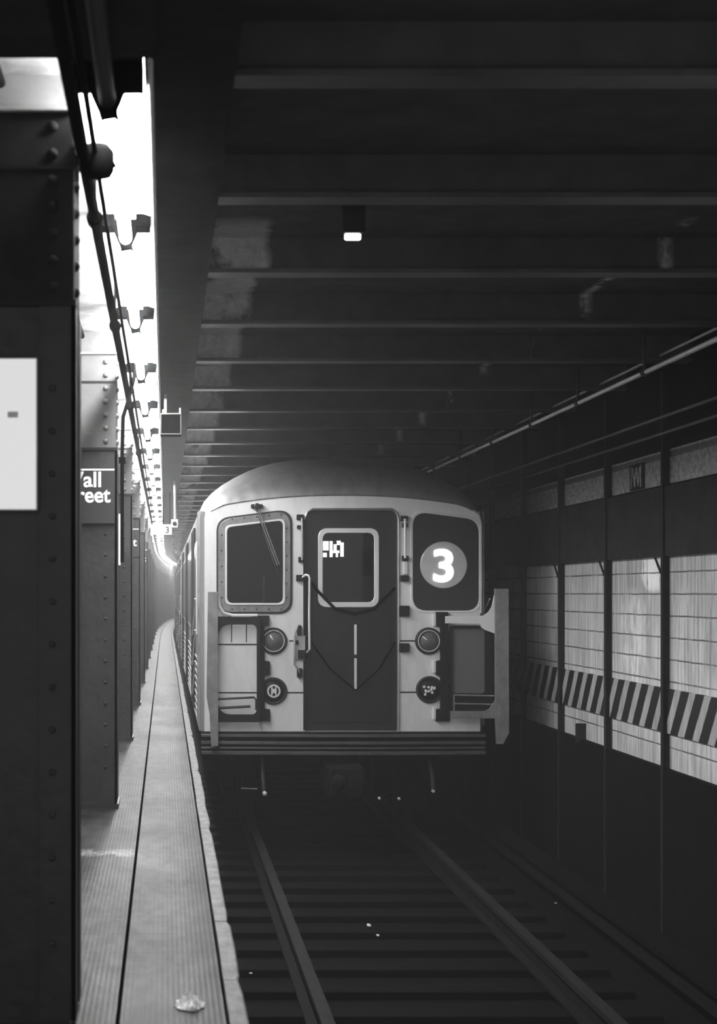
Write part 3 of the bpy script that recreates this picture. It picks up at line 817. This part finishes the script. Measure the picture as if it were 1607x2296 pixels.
# cab window
wf = MB(); wf.frame(scaled(LW, 0.012), scaled(LG, 0.014), TY-0.022, TY+0.03)
wf = wf.build('cab_window_frame', M['gate'], car, bevel=0.006)
MB().frame(scaled(LG, 0.016), scaled(LG, -0.004), TY-0.030, TY+0.02).build('rim', M['chrome'], wf, bevel=0.004)
MB().frame(scaled(LW, 0.028), scaled(LW, 0.010), TY-0.014, TY+0.0).build('gasket', M['rubber'], wf)
rv = MB()
lo = scaled(LW, -0.012)
for q in range(0, len(lo)):
    pass
for (x0_, y0_, x1_, y1_, nn) in ((642, 1185, 642, 1340, 6), (520, 1366, 630, 1366, 5), (497, 1200, 497, 1340, 5), (520, 1164, 630, 1154, 5)):
    for q in range(nn):
        a = q/(nn-1); px = x0_+(x1_-x0_)*a; py = y0_+(y1_-y0_)*a
        rv.rivet((fx(px), TY-0.022, fz(py)), 0.008, n=8)
rv.build('rivets', M['rubber'], wf)
MB().prism(scaled(LG, 0.012), 'y', TY+0.004, TY+0.010).build('cab_glass', M['glass'], wf)
# cab interior seen through the glass
ci = MB(); ci.box(fx(480), fx(655), TY+0.85, TY+0.87, ZB+0.1, fz(1140)); ci.box(fx(470), fx(472), TY+0.04, TY+0.86, ZB+0.1, fz(1140))
ci.box(fx(470), fx(684), TY+0.1, TY+0.7, fz(1322)-0.02, fz(1322))
ci.build('cab_interior', M['interior'], car)
MB().box(fx(590), fx(594), TY+0.06, TY+0.08, fz(1352), fz(1290)).build('cab_lever', M['steel_dull'], car)
# dark window panel on the right with the route roundel
rp = MB().prism(scaled(RW, 0.004), 'y', TY+0.002, TY+0.02).build('route_sign_panel', M['dark_front'], car)
MB().frame(scaled(RW, 0.022), scaled(RW, 0.0), TY-0.012, TY+0.01).build('trim_ring', M['steel_front'], rp, bevel=0.004)
rc = fp(994, 1267)
MB().lathe([(0.205, 0.0), (0.212, -0.008), (0.205, -0.016), (0.19, -0.017)], (rc[0], TY+0.002, rc[1]), 'y', 64).build('roundel', M['disc'], rp, smooth=True, ang=30)
mb = MB(); mb.text('3', rc[0]-0.002, rc[1]-0.142, 0.40, TY-0.022, 0.012, 0.0, align='CENTER', sx=1.12, thick=0.013)
mb.build('numeral', M['lettering'], rp)
# side lip at the right of the panel
MB().tube([(fx(1078), TY-0.008, fz(1375)), (fx(1078), TY-0.008, fz(1175)), (fx(1074), TY-0.008, fz(1155)), (fx(1060), TY-0.006, fz(1143))], 0.010, 8).build('corner_moulding', M['steel_dull'], car, smooth=True)

# end door
D0, D1 = 684, 891
dw = rounded([fp(713, 1362), fp(850, 1362), fp(850, 1184), fp(713, 1184)], 0.09, 8)
dg = rounded([fp(724, 1350), fp(839, 1350), fp(839, 1195), fp(724, 1195)], 0.06, 8)
dm = MB(); dm.plate([scaled(DO_, 0.0), dg], TY+0.03, 0.03)
door = dm.build('end_door', M['door'], car)
MB().frame(dw, dg, TY+0.014, TY+0.03).build('door_window_frame', M['chrome'], door, bevel=0.006)
MB().prism(scaled(dg, 0.004), 'y', TY+0.04, TY+0.046).build('door_glass', M['glass'], door)
mb = MB()
for a, b in ((1400, 1468), (1476, 1545)): mb.box(fx(794), fx(800), TY-0.004, TY+0.014, fz(b), fz(a))
mb.build('door_handle', M['chrome'], door, bevel=0.004)
mb = MB(); mb.tube([(fx(692), TY+0.02, fz(1300)), (fx(712), TY+0.005, fz(1325)), (fx(752), TY-0.002, fz(1366)), (fx(795), TY-0.004, fz(1376)), (fx(838), TY-0.002, fz(1366)), (fx(868), TY+0.005, fz(1336)), (fx(886), TY+0.02, fz(1318))], 0.014, 8)
mb.build('safety_strap', M['holder'], door, smooth=True)
MB().tube([(fx(690), TY+0.01, fz(1430)), (fx(740), TY-0.002, fz(1500)), (fx(797), TY-0.006, fz(1548)), (fx(850), TY-0.002, fz(1500)), (fx(886), TY+0.01, fz(1440))], 0.008, 8).build('safety_strap', M['holder'], door, smooth=True)
MB().box(fx(700), fx(876), TY+0.022, TY+0.03, fz(1620), fz(1400)).build('kick_panel', M['door'], door, bevel=0.004)
# saloon behind the door with a small white notice, given a glow, on the glass
sl = MB(); sl.box(fx(690), fx(885), TY+1.6, TY+1.62, ZB+0.1, fz(1150)); sl.build('saloon_bulkhead', M['interior'], car)
mb = MB()
for (a, b, c_, d_) in ((722, 736, 1213, 1234), (722, 732, 1239, 1249), (738, 745, 1213, 1249), (747, 754, 1220, 1236), (754, 763, 1212, 1222), (762, 770, 1216, 1248), (745, 760, 1234, 1240), (752, 757, 1240, 1249)):
    mb.box(fx(a+1.5), fx(b+1.5), TY+0.036, TY+0.039, fz(d_), fz(c_))
mb.build('window_notice', M['lettering'], door)
# bright door jamb lines
mb = MB(); mb.tube([(fx(893), TY-0.012, fz(1637)), (fx(893), TY-0.012, fz(1165)), (fx(889), TY-0.012, fz(1150)), (fx(878), TY-0.012, fz(1142)), (fx(700), TY-0.012, fz(1142)), (fx(689), TY-0.012, fz(1147)), (fx(683), TY-0.012, fz(1160))], 0.012, 8)
mb.build('door_jamb', M['steel'], car, smooth=True)
MB().box(fx(682)-0.01, fx(682)+0.008, TY-0.016, TY+0.01, fz(1637), fz(1165)).build('door_jamb', M['black'], car)

# grab rails, hinges and brackets beside the door
def bracket(px, py, w, h, m='black', dep=0.05):
    return MB().box(fx(px-w/2), fx(px+w/2), TY-dep, TY-0.004, fz(py+h/2), fz(py-h/2)).build('bracket', M[m], car, bevel=0.006)
for px, py, w, h in ((672, 1160, 16, 12), (672, 1182, 14, 8), (674, 1255, 12, 12), (671, 1296, 16, 14), (905, 1163, 16, 12), (906, 1178, 12, 10), (907, 1252, 14, 12),
                     (906, 1297, 18, 14), (905, 1370, 22, 24), (905, 1452, 22, 20), (670, 1413, 10, 22), (676, 1467, 18, 20), (671, 1508, 12, 20), (664, 1440, 8, 10), (599, 1497, 8, 30)):
    bracket(px, py, w, h)
def grab(pts, r, m, name='grab_rail'):
    q = [(fx(a), TY-c, fz(b)) for a, b, c in pts]; return MB().tube(q, r, 10).build(name, M[m], car, smooth=True)
grab([(676, 1162, 0.05), (676, 1256, 0.05)], 0.010, 'steel')
grab([(906, 1164, 0.055), (906, 1252, 0.055)], 0.012, 'chrome')
grab([(674, 1297, 0.03), (684, 1289, 0.07), (690, 1291, 0.09), (692, 1297, 0.09), (691, 1380, 0.09), (692, 1456, 0.09), (688, 1462, 0.05), (684, 1464, 0.0)], 0.011, 'chrome')
grab([(668, 1400, 0.04), (660, 1420, 0.05), (659, 1490, 0.05), (668, 1500, 0.05), (672, 1520, 0.03)], 0.009, 'steel_dull')
MB().box(fx(657), fx(684), TY-0.03, TY-0.004, fz(1480), fz(1425)).build('door_lock_box', M['steel_dull'], car, bevel=0.006)
MB().box(fx(908)-0.02, fx(908)+0.02, TY-0.03, TY-0.004, fz(1288), fz(1258)).build('door_lock_box', M['chrome'], car, bevel=0.006)
# wiper
MB().box(fx(562), fx(588), TY-0.06, TY-0.003, fz(1140), fz(1131)).build('wiper_motor', M['black'], car, bevel=0.008)
wp = MB().tube([(fx(572), TY-0.07, fz(1136)), (fx(577), TY-0.075, fz(1152)), (fx(617), TY-0.05, fz(1268))], 0.007, 8).build('wiper_arm', M['rubber'], car, smooth=True)
MB().tube([(fx(580), TY-0.075, fz(1145)), (fx(625), TY-0.05, fz(1266))], 0.006, 8).build('wiper_link', M['gate'], wp, smooth=True)
MB().tube([(fx(576), TY-0.078, fz(1148)), (fx(621), TY-0.052, fz(1268))], 0.006, 8).build('wiper_link', M['gate'], wp, smooth=True)
MB().tube([(fx(588), TY-0.045, fz(1190)), (fx(626), TY-0.04, fz(1298))], 0.009, 6).build('wiper_blade', M['rubber'], wp)
MB().lathe([(0.02, 0), (0.028, -0.03), (0.018, -0.05)], (fx(575), TY-0.05, fz(1136)), 'y', 16).build('wiper_pivot', M['black'], wp)

# head and marker lamps
def lamp(px, py, kind, lab):
    c = (fx(px), TY-0.004, fz(py))
    l = MB().lathe([(0.122, 0.0), (0.122, -0.02), (0.112, -0.03), (0.10, -0.028), (0.095, -0.012)], c, 'y', 40).build('lamp_housing', M['rubber'], car, smooth=True)
    l['label'] = lab
    if kind == 'head': MB().lathe([(0.099, -0.028), (0.097, -0.040), (0.092, -0.040), (0.088, -0.020)], c, 'y', 40, False).build('lamp_bezel', M['chrome'], l, smooth=True, ang=60)
    if kind == 'head':
        MB().lathe([(0.083, -0.02), (0.075, -0.035), (0.055, -0.052), (0.028, -0.062), (0.004, -0.065)], c, 'y', 32).build('lens', M['lens'], l, smooth=True)
    else:
        MB().lathe([(0.088, -0.02), (0.080, -0.026), (0.002, -0.028)], c, 'y', 32).build('lens', M['black'], l, smooth=True)
        if kind == 'ring':
            MB().lathe([(0.060, -0.028), (0.060, -0.040), (0.045, -0.040), (0.045, -0.028)], c, 'y', 32, False).build('reflector_ring', M['chrome'], l, smooth=True)
            q = MB(); q.lathe([(0.022, -0.028), (0.020, -0.044), (0.004, -0.046)], c, 'y', 16)
            q.box(c[0]-0.024, c[0]-0.012, c[1]-0.048, c[1]-0.03, c[2]-0.04, c[2]+0.04); q.box(c[0]+0.012, c[0]+0.024, c[1]-0.048, c[1]-0.03, c[2]-0.04, c[2]+0.04)
            q.build('bulb', M['enamel'], l)
        else:
            q = MB()
            for i in range(12):
                a = random.random()*6.28; r = 0.062*math.sqrt(random.random())
                q.lathe([(0.013, -0.028), (0.012, -0.040), (0.004, -0.044)], (c[0]+r*math.cos(a), c[1], c[2]+r*math.sin(a)), 'y', 10)
            q.build('bulb_cluster', M['enamel'], l, smooth=True)
lamp(613, 1437, 'head', 'left upper headlamp with clear domed lens'); lamp(960, 1437, 'head', 'right upper headlamp with clear domed lens')
lamp(613, 1549, 'ring', 'left lower marker lamp with ringed reflector'); lamp(962, 1546, 'led', 'right lower marker lamp with clustered bulbs')

# pantograph safety gates at both corners
def gate(mirror):
    g = MB()
    # outer post: a flat vertical bar standing forward of the corner
    if not mirror:
        g.plate([[fp(465, 1327), fp(487, 1327), fp(488, 1668), fp(472, 1671), fp(469, 1600), fp(462, 1560)]], TY-0.20, 0.06, 0.004)
    else:
        g.plate([[fp(1100, 1320), fp(1130, 1320), fp(1131, 1640), fp(1118, 1664), fp(1104, 1664), fp(1101, 1600)]], TY-0.20, 0.06, 0.004)
    post = g.build('gate_post', M['gate'], car)
    post['label'] = 'right corner gate post' if mirror else 'left corner gate post'
    if not mirror:
        hinge = [fp(576, 1380), fp(602, 1380), fp(602, 1402), fp(592, 1405), fp(592, 1480), fp(604, 1484), fp(604, 1512), fp(592, 1516), fp(592, 1588), fp(604, 1590), fp(604, 1616), fp(578, 1616)]
        MB().plate([hinge], TY-0.06, 0.05, 0.003).build('gate_hinge', M['black'], post)
        top = rounded([fp(487, 1402), fp(487, 1384), fp(576, 1384), fp(576, 1402)], 0.0)
        arm = [fp(487, 1384), fp(576, 1384), fp(578, 1400), fp(566, 1400), fp(576, 1412), fp(576, 1395), fp(578, 1616), fp(487, 1616), fp(487, 1384)]
        ho = rounded([fp(488, 1600), fp(574, 1600), fp(574, 1400), fp(488, 1400)], [0.12, 0.05, 0.05, 0.12], 8)
        MB().plate([[fp(486, 1617), fp(582, 1617), fp(582, 1382), fp(486, 1382)], ho], TY-0.12, 0.03).build('gate_arm', M['black'], post)
        MB().tube([(fx(487), TY-0.16, fz(1330)), (fx(490), TY-0.16, fz(1358)), (fx(500), TY-0.15, fz(1374)), (fx(520), TY-0.14, fz(1380)), (fx(575), TY-0.10, fz(1380))], 0.016, 10).build('gate_brace', M['enamel'], post, smooth=True)
        st = MB(); st.tube([(fx(488), TY-0.10, fz(1566)), (fx(568), TY-0.10, fz(1562)), (fx(573), TY-0.10, fz(1568)), (fx(573), TY-0.09, fz(1590))], 0.010, 8)
        st.tube([(fx(488), TY-0.10, fz(1586)), (fx(560), TY-0.10, fz(1582))], 0.012, 8)
        st.build('step_bar', M['rubber'], post, smooth=True)
    else:
        hinge = [fp(975, 1372), fp(1002, 1372), fp(1005, 1616), fp(975, 1616), fp(975, 1590), fp(985, 1588), fp(985, 1515), fp(975, 1512), fp(975, 1482), fp(985, 1480), fp(985, 1405), fp(975, 1403)]
        MB().plate([hinge], TY-0.06, 0.05, 0.003).build('gate_hinge', M['black'], post)
        for a, b in ((1375, 1403), (1480, 1508), (1586, 1612)):
            MB().box(fx(970), fx(976), TY-0.04, TY-0.004, fz(b), fz(a)).build('hinge_leaf', M['enamel'], post)
        # bright arm running out and curving up and down into the post
        arm = [fp(992, 1381), fp(1068, 1381)]+[fp(1068+30*math.sin(a), 1381-0-38*(1-math.cos(a))) for a in [0.3, 0.7, 1.1, 1.5]]+[fp(1101, 1330), fp(1101, 1420)]+\
              [fp(1101-33*math.sin(a)*1.0, 1420-20*(1-math.cos(a))-3) for a in [0.3, 0.7, 1.1, 1.5]]+[fp(992, 1397)]
        MB().plate([arm], TY-0.16, 0.03, 0.003).build('gate_arm', M['enamel'], post)
        lowarm = [fp(1004, 1592), fp(1078, 1592), fp(1090, 1586), fp(1098, 1574), fp(1102, 1565), fp(1102, 1608), fp(1004, 1608)]
        MB().plate([lowarm], TY-0.16, 0.03, 0.003).build('gate_arm', M['gate'], post)
        st = MB()
        for yy in (1557, 1576): st.tube([(fx(1012), TY-0.13, fz(yy-0.5)), (fx(1102), TY-0.13, fz(yy+1.5))], 0.008, 8)
        st.tube([(fx(1012), TY-0.13, fz(1556)), (fx(1012), TY-0.13, fz(1592))], 0.006, 8)
        st.build('step_bar', M['gate'], post, smooth=True)
        MB().plate([rounded([fp(1004, 1592), fp(1100, 1592), fp(1100, 1402), fp(1004, 1402)], [0.02, 0.1, 0.14, 0.02], 8), rounded([fp(1010, 1553), fp(1082, 1553), fp(1082, 1408), fp(1010, 1408)], 0.03, 6)], TY-0.10, 0.02).build('gate_mesh_frame', M['black'], post)
        MB().box(fx(1006), fx(1084), TY-0.075, TY-0.065, fz(1553), fz(1404)).build('gate_panel', mat('dark_grey_gate_panel', 0.14, 0.5), post)
    br = MB()
    a, b = (470, 486) if not mirror else (1084, 1112)
    for yy in (1395, 1600): br.box(fx(a), fx(b), TY-0.15, TY+0.03, fz(yy+6), fz(yy-6))
    br.build('gate_bracket', M['steel_dull'], post)
gate(False); gate(True)

# anticlimber ribs under the front
ac = MB(); 
def rib(y0p, y1p, dep):
    z0, z1 = fz(y1p), fz(y0p); V = []
    n = 24
    for i in range(n+1):
        u = i/n*2-1; xx = CXT+u*1.27; yy = TY-dep*(1-0.35*u*u)
        V.append((xx, yy))
    poly = V+[(CXT+1.27, TY+0.2), (CXT-1.27, TY+0.2)]
    return MB().prism(poly, 'z', z0, z1)
r0 = rib(1641, 1690, 0.10).build('anticlimber', M['under'], car)
for a, b in ((1644, 1650), (1659, 1666), (1672, 1676), (1681, 1689)):
    rib(a, b, 0.17).build('anticlimber_rib', M['anti'], r0, bevel=0.003)
# coupler and gear below
cp = MB().box(CXT-0.16, CXT+0.16, TY-0.35, TY+0.4, TB+0.62, TB+0.90).build('coupler', M['under'], car, bevel=0.03)
MB().lathe([(0.07, 0), (0.06, -0.08), (0.02, -0.12)], (CXT-0.07, TY-0.35, TB+0.76), 'y', 20).build('coupler_pin', M['under'], cp, smooth=True)
MB().lathe([(0.07, 0), (0.07, -0.03), (0.03, -0.03)], (CXT+0.09, TY-0.35, TB+0.76), 'y', 20).build('coupler_socket', M['under'], cp, smooth=True)
cn = MB()
for px, py in ((838, 1778), (881, 1779)): cn.lathe([(0.012, 0), (0.012, -0.03), (0.004, -0.034)], (fx(px), TY-0.36, fz(py)), 'y', 12)
cn.build('coupler_nozzle', M['chrome'], cp, smooth=True)
h1 = MB().tube([(fx(590), TY+0.1, fz(1700)), (fx(588), TY-0.05, fz(1740)), (fx(591), TY-0.06, fz(1772))], 0.02, 10).build('air_hose', M['rubber'], car, smooth=True)
MB().lathe([(0.02, 0.02), (0.022, -0.02), (0.01, -0.03)], (fx(592), TY-0.06, fz(1777)), 'y', 14).build('hose_cap', M['chrome'], h1, smooth=True)
MB().tube([(fx(540), TY-0.02, fz(1767)), (fx(576), TY-0.04, fz(1768))], 0.008, 8).build('step_rod', M['anti'], car)
h2 = MB().tube([(fx(965), TY+0.1, fz(1700)), (fx(967), TY-0.05, fz(1740)), (fx(968), TY-0.06, fz(1768))], 0.02, 10).build('air_hose', M['rubber'], car, smooth=True)
MB().lathe([(0.014, 0.02), (0.016, -0.02), (0.008, -0.03)], (fx(968), TY-0.06, fz(1772)), 'y', 14).build('hose_cap', M['chrome'], h2, smooth=True)

# following cars: shell, doors, windows and trucks
second = thing('subway_car', (CXT, TY+CARL, TB+0.205), 'second silver subway car, directly behind the leading one', 'subway car', 'cars of the silver train')
make_car_shell(second, TY+CARL); side_details(second, TY+CARL); underframe(second, TY+CARL)
MB().plate([out], TY+CARL-0.004, 0.03).build('end_panel', M['steel_front'], second)
for i, w_ in enumerate(('third silver subway car back along the platform', 'fourth silver subway car back along the platform', 'last silver subway car in sight at the far end of the platform')):
    c3 = copy_tree(second); yy = TY+CARL*(i+2); c3.location = (CXT+bend(yy+7), yy, TB+0.205); c3['label'] = w_
    c3.rotation_euler = (0, 0, -0.0011*max(0, yy+7-50))
print('objects', len(bpy.data.objects))

# ------------------------------------------------------------------ thin hazy volume added to lift the darks
hz = MB().box(-6.9, WX+0.2, 0.6, FAR, TB+0.01, H(1.71)).build('added_haze', M['black'])
tag(hz, 'thin hazy volume added through the whole station tunnel to lift its darks', 'added_haze', kind='stuff')
hm = bpy.data.materials.new('thin_added_haze'); hm.use_nodes = True
hn = hm.node_tree; hn.nodes.remove(hn.nodes['Principled BSDF'])
vs = hn.nodes.new('ShaderNodeVolumeScatter'); vs.inputs['Color'].default_value = (1, 1, 1, 1); vs.inputs['Density'].default_value = 0.0047
hn.links.new(vs.outputs[0], hn.nodes['Material Output'].inputs['Volume'])
hz.data.materials[0] = hm
